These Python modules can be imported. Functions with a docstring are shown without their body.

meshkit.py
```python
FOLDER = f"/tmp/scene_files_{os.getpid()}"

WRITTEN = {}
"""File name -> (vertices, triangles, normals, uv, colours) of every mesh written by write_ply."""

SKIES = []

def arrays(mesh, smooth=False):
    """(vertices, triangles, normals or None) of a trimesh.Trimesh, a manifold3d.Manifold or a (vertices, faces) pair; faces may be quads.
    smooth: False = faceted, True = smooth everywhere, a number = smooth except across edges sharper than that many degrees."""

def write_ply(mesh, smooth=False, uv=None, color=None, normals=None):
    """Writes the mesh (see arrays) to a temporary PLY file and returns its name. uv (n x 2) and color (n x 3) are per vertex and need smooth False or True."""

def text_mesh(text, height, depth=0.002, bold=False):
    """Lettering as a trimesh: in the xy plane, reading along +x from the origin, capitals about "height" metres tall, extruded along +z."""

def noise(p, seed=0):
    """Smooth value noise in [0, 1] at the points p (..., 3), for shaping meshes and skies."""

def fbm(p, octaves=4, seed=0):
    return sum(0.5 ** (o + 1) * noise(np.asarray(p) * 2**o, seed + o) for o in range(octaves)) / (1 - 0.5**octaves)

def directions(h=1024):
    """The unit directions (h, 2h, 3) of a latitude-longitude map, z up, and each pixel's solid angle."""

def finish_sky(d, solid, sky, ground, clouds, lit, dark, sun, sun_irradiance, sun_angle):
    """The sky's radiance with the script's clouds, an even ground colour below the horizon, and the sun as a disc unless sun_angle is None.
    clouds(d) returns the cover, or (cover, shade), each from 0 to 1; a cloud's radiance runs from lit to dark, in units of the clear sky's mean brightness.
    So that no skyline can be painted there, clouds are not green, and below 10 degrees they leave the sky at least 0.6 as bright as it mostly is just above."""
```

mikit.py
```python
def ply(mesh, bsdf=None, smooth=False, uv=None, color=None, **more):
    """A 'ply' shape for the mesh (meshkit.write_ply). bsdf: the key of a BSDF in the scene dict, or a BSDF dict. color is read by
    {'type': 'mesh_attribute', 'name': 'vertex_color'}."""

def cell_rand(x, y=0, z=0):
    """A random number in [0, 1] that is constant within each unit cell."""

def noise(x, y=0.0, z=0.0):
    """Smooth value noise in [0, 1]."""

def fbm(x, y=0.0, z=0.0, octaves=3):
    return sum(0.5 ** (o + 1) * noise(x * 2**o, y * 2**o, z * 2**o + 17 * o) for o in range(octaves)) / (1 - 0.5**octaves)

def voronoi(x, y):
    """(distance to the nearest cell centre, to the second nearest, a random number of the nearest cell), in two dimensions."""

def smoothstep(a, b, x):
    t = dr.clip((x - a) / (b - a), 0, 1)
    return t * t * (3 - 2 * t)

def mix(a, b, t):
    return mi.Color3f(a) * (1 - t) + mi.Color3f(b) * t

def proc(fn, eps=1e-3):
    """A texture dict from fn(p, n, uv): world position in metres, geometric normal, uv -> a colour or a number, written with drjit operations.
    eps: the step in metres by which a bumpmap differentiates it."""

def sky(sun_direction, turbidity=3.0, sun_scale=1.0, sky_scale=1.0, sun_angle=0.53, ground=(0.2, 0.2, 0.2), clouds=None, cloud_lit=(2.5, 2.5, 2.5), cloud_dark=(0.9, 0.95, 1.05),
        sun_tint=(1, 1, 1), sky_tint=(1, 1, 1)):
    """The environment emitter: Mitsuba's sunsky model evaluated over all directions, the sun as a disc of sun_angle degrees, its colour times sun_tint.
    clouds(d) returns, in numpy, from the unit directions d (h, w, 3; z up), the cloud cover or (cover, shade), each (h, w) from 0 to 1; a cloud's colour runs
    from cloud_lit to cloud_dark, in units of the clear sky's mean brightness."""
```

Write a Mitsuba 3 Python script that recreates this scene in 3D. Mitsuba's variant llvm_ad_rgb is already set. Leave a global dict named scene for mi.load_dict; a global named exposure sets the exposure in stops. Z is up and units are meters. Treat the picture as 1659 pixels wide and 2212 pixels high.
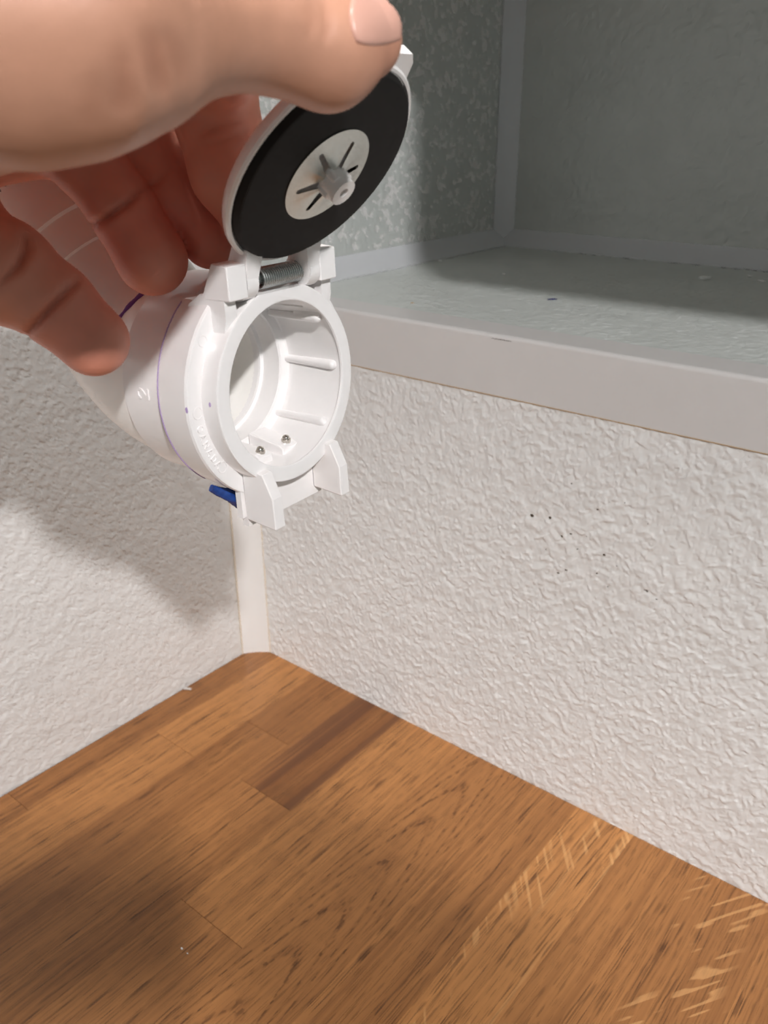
import math, numpy as np, trimesh, mitsuba as mi, drjit as dr, mikit, meshkit
import manifold3d as m3
from manifold3d import Manifold, CrossSection
from scipy.interpolate import LinearNDInterpolator
from scipy.ndimage import gaussian_filter
from scipy.spatial import cKDTree
from shapely.geometry import Polygon, box as sbox
from mikit import noise, fbm, smoothstep, mix

# ------------------------------------------------------------------ camera, lights, exposure
F_PX, WPX, HPX = 1867.22, 1659, 2212
CR = np.array([[0.775437, 0.631405, -0.005128], [0.259593, -0.326192, -0.908961], [-0.575595, 0.703511, -0.416849]])  # rows: right, down, forward
CP = np.array([0.44585, -0.38481, 0.38147])
T = mi.ScalarTransform4f
scene, labels = {}, {}
exposure = 0.12
L1, L2 = 2230, 250
scene['camera'] = {'type': 'thinlens', 'fov': math.degrees(2 * math.atan(WPX / 2 / F_PX)), 'fov_axis': 'x', 'near_clip': 0.01, 'far_clip': 50.0,
                   'aperture_radius': 0.0005, 'focus_distance': 0.26,
                   'to_world': T().look_at(origin=CP.tolist(), target=(CP + CR[2]).tolist(), up=(-CR[1]).tolist())}


def lamp(key, pos, target, radius, rgb):
    scene[key] = {'type': 'disk', 'to_world': T().look_at(origin=list(pos), target=list(target), up=[0, 1, 0.1]) @ T().scale(radius),
                  'emitter': {'type': 'area', 'radiance': {'type': 'rgb', 'value': list(rgb)}}}


lamp('ceiling_light', (1.20, -0.85, 1.03), (0.2, -0.2, 0.25), 0.026, [c * L1 for c in (1.0, 0.985, 0.985)])
lamp('ceiling_light_001', (0.33, -0.57, 1.30), (0.25, -0.25, 0.1), 0.06, [c * L2 for c in (1.0, 0.985, 0.97)])
labels['ceiling_light'] = {'label': 'small round ceiling spotlight off to the right behind the camera', 'category': 'lamp'}
labels['ceiling_light_001'] = {'label': 'wide round ceiling lamp above the camera', 'category': 'lamp'}
scene['room_light'] = {'type': 'constant', 'radiance': {'type': 'rgb', 'value': [0.178, 0.192, 0.186]}}


# ------------------------------------------------------------------ helpers
def numbered(key):
    if key not in scene and key not in labels:
        return key
    i = 1
    while f'{key}_{i:03d}' in scene or f'{key}_{i:03d}' in labels:
        i += 1
    return f'{key}_{i:03d}'


def add(key, mesh, bsdf, smooth=30, label=None, category=None, kind=None, group=None, **kw):
    key = numbered(key)
    scene[key] = mikit.ply(mesh, bsdf, smooth, **kw)
    d = {k: v for k, v in dict(label=label, category=category, kind=kind, group=group).items() if v}
    if d:
        labels[key] = d
    return key


def mani(M):
    m = M.to_mesh()
    return trimesh.Trimesh(m.vert_properties[:, :3].astype(float), m.tri_verts, process=False)


def boxm(x0, x1, y0, y1, z0, z1):
    return trimesh.creation.box(bounds=[[x0, y0, z0], [x1, y1, z1]])


def principled(name, rgb, rough=0.5, spec=0.5, **kw):
    c = rgb if isinstance(rgb, dict) else {'type': 'rgb', 'value': list(rgb)}
    scene[name] = {'type': 'twosided', 'bsdf': {'type': 'principled', 'base_color': c, 'roughness': rough, 'specular': spec, **kw}}


# ------------------------------------------------------------------ materials
principled('frp_white', mikit.proc(lambda p, n, uv: mix((0.64, 0.632, 0.62), (0.695, 0.687, 0.675), fbm(p.x * 45 + 3, p.y * 45, p.z * 45))), 0.34, 0.45)


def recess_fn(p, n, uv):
    c = mix((0.48, 0.50, 0.48), (0.54, 0.56, 0.54), fbm(p.x * 40, p.y * 40, p.z * 40))  # darker, greener copy of the panel white: recess shade held in the colour
    # line of black mould where the floor meets the back trim, and a fainter one on the left
    back = dr.exp(-dr.square((p.y - 0.2876) / 0.0013)) * smoothstep(0.40, 0.62, noise(p.x * 130, 3.0) * 0.6 + 0.4 * noise(p.x * 420, 9.0)) * smoothstep(0.06, 0.12, p.x)
    left = dr.exp(-dr.square((p.x - 0.0341) / 0.0006)) * 0.55 * noise(p.y * 300, 5.0)
    floor = mi.Float(p.z < 0.2790)
    return mix(c, (0.03, 0.03, 0.025), dr.clip((back * 1.2 + left) * floor, 0, 1))


principled('frp_recess_shaded', mikit.proc(recess_fn), 0.30, 0.5)
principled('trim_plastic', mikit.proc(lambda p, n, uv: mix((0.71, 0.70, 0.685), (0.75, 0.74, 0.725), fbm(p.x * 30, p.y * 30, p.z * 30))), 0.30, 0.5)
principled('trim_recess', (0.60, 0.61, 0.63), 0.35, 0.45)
principled('ledge_shaded_plastic', mikit.proc(lambda p, n, uv: mix((0.53, 0.51, 0.50), (0.56, 0.54, 0.53), fbm(p.x * 30, p.y * 30, p.z * 30))), 0.30, 0.45)  # white trim darkened for the ledge: shade put into its colour
principled('caulk', (0.50, 0.38, 0.24), 0.6, 0.3)
principled('caulk_pale', (0.66, 0.58, 0.46), 0.6, 0.3)
principled('valve_plastic', (0.82, 0.797, 0.79), 0.17, 0.55)
principled('valve_matte', (0.81, 0.78, 0.77), 0.32, 0.5)
principled('pipe_plastic', (0.87, 0.85, 0.82), 0.25, 0.5)
principled('rubber_black', mikit.proc(lambda p, n, uv: mix((0.005, 0.005, 0.005), (0.010, 0.009, 0.008), fbm(p.x * 700, p.y * 700, p.z * 700))), 0.62, 0.22)
principled('purple_primer', (0.16, 0.06, 0.30), 0.5, 0.4)
principled('purple_faint', (0.42, 0.30, 0.55), 0.4, 0.4)
principled('blue_tape', mikit.proc(lambda p, n, uv: mix((0.006, 0.03, 0.16), (0.015, 0.06, 0.26), noise(p.x * 900, p.y * 900, p.z * 900))), 0.4, 0.5)
principled('grey_print', (0.22, 0.20, 0.19), 0.6, 0.3)
principled('dirt_dark', (0.05, 0.035, 0.022), 0.8, 0.2)
principled('debris_white', (0.75, 0.75, 0.74), 0.7, 0.3)
principled('debris_blue', (0.03, 0.03, 0.12), 0.7, 0.3)
principled('debris_orange', (0.42, 0.25, 0.08), 0.7, 0.3)
scene['spring_steel'] = {'type': 'twosided', 'bsdf': {'type': 'roughconductor', 'specular_reflectance': {'type': 'rgb', 'value': [0.60, 0.62, 0.61]}, 'alpha': 0.25}}
scene['retainer_steel'] = {'type': 'twosided', 'bsdf': {'type': 'roughconductor', 'specular_reflectance': {'type': 'rgb', 'value': [0.60, 0.61, 0.57]}, 'alpha': 0.16}}
scene['pin_chrome'] = {'type': 'twosided', 'bsdf': {'type': 'roughconductor', 'specular_reflectance': {'type': 'rgb', 'value': [0.62, 0.58, 0.52]}, 'alpha': 0.06}}

# oak: uv.x = 2 * stave number + position across the stave, uv.y = metres along it
TONE = np.array([0.20, 0.36, 0.62, 0.60, 0.22, 0.31, 0.16, 0.43, 0.64, 0.46, 0.49, 0.49, 0.43, 0.43, 0.78, 0.78, 0.43, 0.43, 0.37, 0.37])
STREAK = np.array([0.5, 0.5, 0.15, 0.35, 0.35, 0.6, 0.9, 0.55, 0.2, 0.4, 0.3, 0.3, 0.5, 0.5, 0.45, 0.45, 0.6, 0.6, 0.45, 0.45, 0.7, 0.7, 0.4, 0.4, 0.4, 0.4])
STYLE = np.array([0, 0, 0, 0, 0, 0, 0, 0, 0, 0, 1, 1, 0, 0, 2, 2, 0, 0, 3, 3, 0, 0, 0, 0, 0, 0])


def oak_fn(p, n, uv):
    k = dr.floor(uv.x * 0.5 + 1e-4)
    a = uv.x - 2 * k
    tone, streak, style = mi.Float(0.4), mi.Float(0.4), mi.Float(0)
    for i in range(20):
        here = dr.abs(k - i) < 0.5
        tone, streak, style = (dr.select(here, float(t[i]), v) for t, v in ((TONE, tone), (STREAK, streak), (STYLE, style)))
    x, y = p.x, p.y
    s = k * 3.71
    flame = dr.select((style > 0.5) & (style < 1.5), 1.0, 0.0)
    # the grain wanders slowly; on the flame-figured stave it follows parabolic growth rings
    xw = x + 0.0035 * (noise(y * 7 + s, s) - 0.5) + 0.0008 * (noise(y * 30 + s, x * 60) - 0.5)
    broad = fbm(xw * 120 + s, y * 2.2 + s)
    lines = fbm(xw * 700 + s * 2, y * 5 + s)
    pore = smoothstep(0.62, 0.84, noise(xw * 1900 + s, y * 60 + s)) * smoothstep(0.38, 0.62, noise(xw * 210 + s * 3, y * 3.0))
    pore2 = smoothstep(0.60, 0.85, noise(xw * 2600 - s, y * 110 + s))
    q = a - 0.45 + 0.16 * (noise(y * 6 + s, 3.0) - 0.5)
    ph = (y + 0.50 * q * q + 0.0035 * (noise(x * 160, y * 60) - 0.5)) * 27.0
    ring = ph - dr.floor(ph)
    band = smoothstep(0.0, 0.10, ring) * (1 - smoothstep(0.14, 0.42, ring))
    tone_t = tone + streak * 0.95 * (broad - 0.5) + (lines - 0.5) * (0.50 - 0.25 * flame) - flame * 0.16 * band
    c = mix((0.175, 0.066, 0.019), (0.435, 0.192, 0.062), dr.clip(tone_t, 0, 1))
    dots = smoothstep(0.50, 0.72, noise(x * 1100, y * 330)) * band
    dark = dr.clip(pore * (0.60 - 0.45 * flame) + pore2 * 0.40 + flame * dots * 0.62, 0, 1)
    c = mix(c, (0.080, 0.029, 0.008), dark)
    # dark heart streaks on the most streaked stave
    c = mix(c, (0.095, 0.034, 0.013), dr.select(streak > 0.8, 0.8, 0.0) * smoothstep(0.50, 0.68, noise(xw * 130 + 9.3, y * 3 + 2) + 0.35 * (lines - 0.5)))
    # pale ray flecks: feathery along one stave, short slanting dashes on another
    u2, v2 = x * 0.79 + y * 0.62, y * 0.79 - x * 0.62
    f2 = smoothstep(0.58, 0.76, noise(u2 * 620 + 6, v2 * 42 + 2)) * smoothstep(0.40, 0.62, noise(x * 120 + 4, y * 16)) + 0.6 * smoothstep(0.55, 0.8, noise(xw * 420, y * 14 + 3)) * smoothstep(0.42, 0.6, noise(x * 130 + 4, y * 8))
    u3, v3 = x * 0.85 - y * 0.53, y * 0.85 + x * 0.53
    f3 = smoothstep(0.66, 0.80, noise(u3 * 560 + 1, v3 * 60 + 7)) * smoothstep(0.35, 0.6, noise(x * 60 + 1, y * 30 + 5))
    fl = dr.select((style > 1.5) & (style < 2.5), f2, 0.0) + dr.select(style > 2.5, f3, 0.0)
    return mix(c, (0.58, 0.31, 0.125), dr.clip(fl * 0.5, 0, 1))


def oak_bump(p, n, uv):
    return noise(p.x * 1500 + 3, p.y * 85) * 0.6 + noise(p.x * 700, p.y * 30) * 0.4


scene['oak'] = {'type': 'twosided', 'bsdf': {'type': 'bumpmap', 'scale': 0.00018, 'tex': mikit.proc(oak_bump, eps=2e-4),
                'bsdf': {'type': 'principled', 'base_color': mikit.proc(oak_fn), 'roughness': 0.42, 'specular': 0.4}}}
principled('skin', {'type': 'mesh_attribute', 'name': 'vertex_color'}, 0.46, 0.42)
principled('nail', (0.54, 0.30, 0.235), 0.30, 0.45)

# ------------------------------------------------------------------ the nook: panels, trims
ZL, DEP, ZB, LW, TR, XR, FY = 0.27716, 0.30216, 0.24508, 0.0218, 0.0135, 0.0200, -0.0014


def facets(nu, nv, res, seed, spacing, amp, pebble):
    """Moulded relief: pads between narrow valleys, crossed by flat facets between random peaks."""
    rng = np.random.default_rng(seed)
    U, V = np.meshgrid(np.arange(nu) * res, np.arange(nv) * res, indexing='ij')
    h = np.zeros(U.shape)
    for sp, am in ((spacing, 1.0), (spacing * 0.52, 0.5)):
        cnt = int((nu * res + 6 * sp) * (nv * res + 6 * sp) / sp ** 2)
        pts = rng.uniform([-3 * sp, -3 * sp], [nu * res + 3 * sp, nv * res + 3 * sp], (cnt, 2))
        val = rng.choice([0.0, 0.3, 1.0], cnt, p=[0.42, 0.2, 0.38]) + rng.uniform(-0.15, 0.15, cnt)
        h += am * LinearNDInterpolator(pts, val)(U, V)
    sp = spacing * 0.72
    cnt = int((nu * res + 6 * sp) * (nv * res + 6 * sp) / sp ** 2)
    pts = rng.uniform([-3 * sp, -3 * sp], [nu * res + 3 * sp, nv * res + 3 * sp], (cnt, 2))
    d, i = cKDTree(pts).query(np.c_[U.ravel(), V.ravel()], k=2, workers=-1)
    lift = rng.uniform(0.35, 1.0, cnt)[i[:, 0]]
    gap = np.clip((d[:, 1] - d[:, 0]) / 0.0013, 0, 1)
    h = (1 - pebble) * h + pebble * 1.5 * (lift * np.sin(gap * math.pi / 2)).reshape(U.shape)
    return amp * gaussian_filter(h, 0.00016 / res)


def frp(key, origin, du, dv, lu, lv, seed, mat, res=0.0009, spacing=0.0032, amp=0.00060, pebble=0.3):
    nu, nv = int(lu / res) + 1, int(lv / res) + 1
    h = facets(nu, nv, res, seed, spacing, amp, pebble)
    origin, du, dv = (np.array(t, float) for t in (origin, du, dv))
    nn = np.cross(du, dv)
    U, V = np.meshgrid(np.linspace(0, lu, nu), np.linspace(0, lv, nv), indexing='ij')
    vv = (origin + U[..., None] * du + V[..., None] * dv + h[..., None] * nn).reshape(-1, 3)
    i = np.arange(nu * nv).reshape(nu, nv)
    a, b, c, d = i[:-1, :-1].ravel(), i[1:, :-1].ravel(), i[1:, 1:].ravel(), i[:-1, 1:].ravel()
    ff = np.vstack([np.c_[a, b, c], np.c_[a, c, d]])
    return add(key, trimesh.Trimesh(vv, ff, process=False), mat, True, kind='structure')


# wall panels (normals point into the room)
frp('wall_left', (0, 0.0, -0.004), (0, -1, 0), (0, 0, 1), 0.50, 0.58, 1, 'frp_white', res=0.00078, pebble=0.5, spacing=0.0032, amp=0.00054)
labels['wall_left'].update(label='white pebbled plastic wall panel on the left, with the hand shadow on it')
frp('wall_right', (0.0, 0.0, -0.004), (1, 0, 0), (0, 0, 1), 0.45, 0.2495, 2, 'frp_white', res=0.00048, pebble=0.06, amp=0.00056, spacing=0.0026)
labels['wall_right'].update(label='white crinkled plastic wall panel under the ledge')
frp('wall_recess_left', (XR, DEP, ZL), (0, -1, 0), (0, 0, 1), DEP, 0.2222, 3, 'frp_recess_shaded', res=0.0009, amp=0.00072, spacing=0.0030)
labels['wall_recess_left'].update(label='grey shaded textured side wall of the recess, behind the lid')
frp('wall_recess_back', (XR, DEP, ZL), (1, 0, 0), (0, 0, 1), 0.42, 0.2222, 4, 'frp_recess_shaded', res=0.0012, amp=0.00072, spacing=0.0030)
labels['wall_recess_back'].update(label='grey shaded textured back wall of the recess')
frp('floor_recess', (XR, 0.018, ZL - 0.0004), (1, 0, 0), (0, 1, 0), 0.42, DEP - 0.018, 5, 'frp_recess_shaded', res=0.0009, amp=0.00072, spacing=0.0030)
labels['floor_recess'].update(label='textured recess floor, shade painted into its grey, behind the white ledge')
# body of the wall behind the panels, and the header over the recess that shades it
add('wall_left__backing', trimesh.util.concatenate([boxm(-0.05, -0.0008, -0.75, DEP + 0.05, -0.05, 0.60), boxm(-0.0004, XR - 0.0006, 0.002, DEP, ZL, 0.60)]), 'frp_white', False)
add('wall_right__backing', boxm(-0.0004, 0.60, 0.0008, DEP + 0.01, -0.05, ZL - 0.002), 'frp_white', False)
add('wall_recess_back__backing', boxm(0.0, 0.60, DEP + 0.001, DEP + 0.04, 0.2, 0.60), 'frp_recess_shaded', False)
add('ceiling', boxm(-0.0006, 0.95, 0.0, DEP + 0.04, 0.4996, 0.56), 'frp_recess_shaded', False, kind='structure', label='top panel of the recess')
add('overhead_cabinet', trimesh.util.concatenate([boxm(0.415, 1.15, -0.17, -0.001, 0.4996, 0.6999), boxm(0.0005, 1.15, -0.275, 0.3, 0.70, 0.85)]), 'frp_recess_shaded', False,
    label='white overhead cabinet hung above the recess, out of the picture', category='cabinet')


def cove(key, corner, ua, ub, axis, length, t, bead=None, label=None, mat='trim_recess'):
    """Inside-corner strip: a shallow hollow face between two walls, extruded along axis from corner."""
    corner, ua, ub, axis = (np.array(v, float) for v in (corner, ua, ub, axis))
    e = 0.0009
    s = np.linspace(0, 1, 9)
    p0, p1 = np.array([t, e]), np.array([e, t])
    mid = [(p0 * (1 - q) + p1 * q) - 0.0011 * 4 * q * (1 - q) * np.array([1, 1]) / math.sqrt(2) for q in s]
    prof = np.array([[0, 0], [t, 0]] + [list(m) for m in mid] + [[0, t]])
    m = trimesh.creation.extrude_polygon(Polygon(prof), length)
    M = np.eye(4)
    M[:3, 0], M[:3, 1], M[:3, 2], M[:3, 3] = ua, ub, axis, corner
    m.apply_transform(M)
    if np.linalg.det(M[:3, :3]) < 0:
        m.invert()
    k = add(key, m, mat, 35, kind='structure', label=label)
    if bead:
        for w, o in ((ua, t), (ub, t)):
            oth = ub if w is ua else ua
            c = trimesh.creation.cylinder(radius=0.0006, segment=[corner + w * (o + 0.0002) + oth * 0.0003, corner + w * (o + 0.0002) + oth * 0.0003 + axis * length], sections=8)
            add(k + '__caulk_bead', c, bead, True)
    return k


cove('trim_1', (0, 0, -0.02), (1, 0, 0), (0, -1, 0), (0, 0, 1), ZB + 0.02, 0.0152, 'caulk_pale', 'white vertical corner strip between the two lower wall panels', 'trim_plastic')
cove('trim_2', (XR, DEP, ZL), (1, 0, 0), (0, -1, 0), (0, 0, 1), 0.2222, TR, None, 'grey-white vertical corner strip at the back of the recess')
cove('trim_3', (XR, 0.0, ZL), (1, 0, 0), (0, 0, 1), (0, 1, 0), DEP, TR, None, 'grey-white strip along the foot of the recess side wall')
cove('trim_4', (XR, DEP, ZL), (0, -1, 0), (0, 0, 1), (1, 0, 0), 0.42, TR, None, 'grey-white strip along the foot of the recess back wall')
# ledge front: rounded plastic nosing
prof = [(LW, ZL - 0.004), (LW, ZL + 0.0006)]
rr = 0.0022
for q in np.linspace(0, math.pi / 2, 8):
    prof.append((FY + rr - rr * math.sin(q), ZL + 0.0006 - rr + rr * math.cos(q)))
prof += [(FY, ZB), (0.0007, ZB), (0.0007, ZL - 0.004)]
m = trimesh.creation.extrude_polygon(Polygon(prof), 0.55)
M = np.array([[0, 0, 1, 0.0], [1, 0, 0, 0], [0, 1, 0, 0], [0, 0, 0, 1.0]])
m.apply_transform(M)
add('trim_5', m, 'ledge_shaded_plastic', 25, kind='structure', label='smooth white plastic ledge front with rounded top edge below the recess')
add('trim_5__caulk_bead', trimesh.creation.cylinder(radius=0.0007, segment=[[0.015, -0.0006, ZB - 0.0002], [0.55, -0.0006, ZB - 0.0002]], sections=8), 'caulk', True, label='thin brown caulk line')
sc = trimesh.creation.icosphere(subdivisions=2, radius=1)
sc.vertices = sc.vertices * [0.0065, 0.0002, 0.00013] + [0.2115, FY - 0.0001, 0.27535]
add('trim_5__scuff', sc, 'dirt_dark', True, label='short dark scuff')
# scuffs and specks on the right panel
rng = np.random.default_rng(11)
SP = [(.2362, .1815, 7), (.2472, .1833, 5), (.2421, .1909, 2), (.2462, .1893, 3), (.274, .1958, 3), (.2556, .1747, 5), (.2603, .1776, 3), (.2803, .1715, 5), (.255, .1521, 4), (.2596, .1554, 4),
      (.2773, .1595, 4), (.2947, .1692, 4), (.3057, .1584, 2), (.311, .1559, 3), (.2649, .1699, 2), (.2881, .2037, 2), (.2581, .2062, 3), (.3014, .1958, 2), (.2463, .1639, 2), (.2878, .1674, 2),
      (.2843, .1538, 2), (.2694, .179, 2)]
parts = []
for x, z, s in SP:
    b = trimesh.creation.icosphere(subdivisions=1, radius=1)
    b.vertices *= np.array([0.00021 * s, 0.0004, 0.00013 * s]) * rng.uniform(0.7, 1.2, 3)
    b.vertices += [x, -0.0003, z]
    parts.append(b)
for x, z, dx in ((.0300, .0262, .0016), (.0345, .0264, .0010), (.3047, .1590, .0014)):
    b = trimesh.creation.icosphere(subdivisions=1, radius=1)
    b.vertices *= [dx, 0.0003, 0.0003]
    b.vertices += [x, -0.0003, z]
    parts.append(b)
add('wall_right__dirt_specks', trimesh.util.concatenate(parts), 'dirt_dark', True, kind='stuff', label='scatter of tiny dark dirt specks')

# ------------------------------------------------------------------ oak worktop, stave by stave
ROWS = [0.0006, .0245, .0644, .1043, .1484, .1965, .2395, .2818, .3180, .3545, .3990, .4420, .4900]
JOINTS = [(-.2114,), (-.1170,), (-.0700,), (-.1120,), (-.1950,), (-.40,), (-.36,), (-.42,), (-.37,), (-.41,), (-.38,), (-.40,)]
outline = Polygon([(0.0006, -0.6), (0.49, -0.6), (0.49, -0.0006), (0.0186, -0.0006)] +
                  [(0.0186 - 0.018 * math.sin(q), -0.0186 + 0.018 * math.cos(q)) for q in np.linspace(0, math.pi / 2, 14)])
kk = 0
for r in range(len(ROWS) - 1):
    cuts = [0.01] + list(JOINTS[r]) + [-0.62]
    for j in range(2):
        g = sbox(ROWS[r] + 0.00003, cuts[j + 1] + 0.00012, ROWS[r + 1] - 0.00003, cuts[j] - 0.00012).intersection(outline)
        m = trimesh.creation.extrude_polygon(g, 0.02)
        m.apply_translation([0, 0, -0.02])
        a = np.clip((m.vertices[:, 0] - ROWS[r]) / (ROWS[r + 1] - ROWS[r]), 0, 1)
        add('oak_worktop__stave', m, 'oak', False, uv=np.c_[2 * kk + a * 0.999, m.vertices[:, 1]])
        kk += 1
add('oak_worktop__core', boxm(0.001, 0.489, -0.6, -0.003, -0.035, -0.0201), 'dirt_dark', False)
labels['oak_worktop'] = {'label': 'oiled oak butcher-block worktop of glued staves with a rounded corner', 'category': 'worktop'}

# ------------------------------------------------------------------ the vacuum inlet (local frame, mm: r = right, u = up, n = out of the opening)
VR = np.array([[0.58922, -0.03974, 0.807], [-0.3472, -0.91433, 0.20847], [0.72957, -0.40303, -0.55253]])
VO = np.array([-22.631, -30.736, 209.082])


def cam2w(q):
    return CP + (np.asarray(q, float) / 1000) @ CR


def v2w(L):
    return cam2w(np.asarray(L, float) @ VR.T + VO)


def vmesh(m):
    m = m.copy()
    m.vertices = v2w(m.vertices)
    return m


V = 'vacuum_inlet'
labels[V] = {'label': 'white round vacuum inlet with hinged lid held open, on a pipe elbow', 'category': 'vacuum inlet'}


def rev(pts, seg=128):
    pts = np.array(pts, float)
    if np.sum(pts[:, 0] * np.roll(pts[:, 1], -1) - np.roll(pts[:, 0], -1) * pts[:, 1]) < 0:
        pts = pts[::-1]
    return Manifold.revolve(CrossSection([pts]), seg)


def mbox(r0, r1, u0, u1, n0, n1):
    return Manifold.cube([r1 - r0, u1 - u0, n1 - n0]).translate([r0, u0, n0])


def prism(poly_nu, r0, r1):
    """Polygon in (n, u) extruded from r0 to r1, edges left crisp."""
    pts = np.array(poly_nu, float)
    area = 0.5 * np.sum(pts[:, 0] * np.roll(pts[:, 1], -1) - np.roll(pts[:, 0], -1) * pts[:, 1])
    if area < 0:
        pts = pts[::-1]
    m = Manifold.extrude(CrossSection([pts]), r1 - r0)   # x = n, y = u, z = thickness
    # map (x, y, z) -> (r, u, n) = (r0 + z, y, x) mirrored to stay right-handed
    return m.warp_batch(lambda v: np.c_[r1 - v[:, 2], v[:, 1], v[:, 0]])


def rounded(m, r=0.45):
    """Soften an all-convex solid: hull of small spheres at its corners, shrunk to keep the size."""
    v = np.unique(m.to_mesh().vert_properties[:, :3].round(4), axis=0)
    c = v.mean(0)
    sph = [Manifold.sphere(r, 12).translate((c + (p - c) * (1 - r / np.linalg.norm(p - c) * 1.25)).tolist()) for p in v]
    return Manifold.batch_hull(sph)


outer = [(0.0, 0.0)]
body = rev([(20.6, -1.3), (20.2, -1.0), (20.0, -0.6), (20.1, -0.15), (20.4, 0.0), (23.4, 0.0), (23.85, -0.15), (24.05, -0.6), (24.05, -5.0), (27.6, -5.0), (28.1, -5.2), (28.35, -5.8),
            (27.4, -15.5), (26.9, -15.7), (25.9, -15.4), (25.6, -15.0), (25.6, -16.5), (25.4, -30.6), (24.6, -31.4), (17.6, -31.4), (17.4, -27.4), (16.9, -27.0), (17.0, -26.4), (17.9, -26.0), (17.9, -20.2), (18.2, -19.7),
            (20.3, -19.4), (20.6, -19.0), (20.7, -2.2)])
sleeve_cut = mbox(-40, 40, 22.2, 40, -15.9, -4.9)
body = body - (sleeve_cut - rev([(0, -16), (23.9, -16), (23.9, 1), (0, 1)]))
body = body - mbox(-9, 9, 22.6, 40, -5.2, 2)                      # scallop under the spring
add(V + '__body', vmesh(mani(body)), 'valve_plastic', 28)
# ribs inside the mouth
for ang in (0, -43, 40, 86, 150, 190):
    a = math.radians(ang)
    rib = Manifold.hull(Manifold.sphere(1.3, 24).translate([20.3 * math.cos(a), 20.3 * math.sin(a), -3.6]) + Manifold.sphere(1.0, 20).translate([20.4 * math.cos(a), 20.4 * math.sin(a), -19.4]))
    add(V + '__rib', vmesh(mani(rib)), 'valve_plastic', 40)
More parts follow.
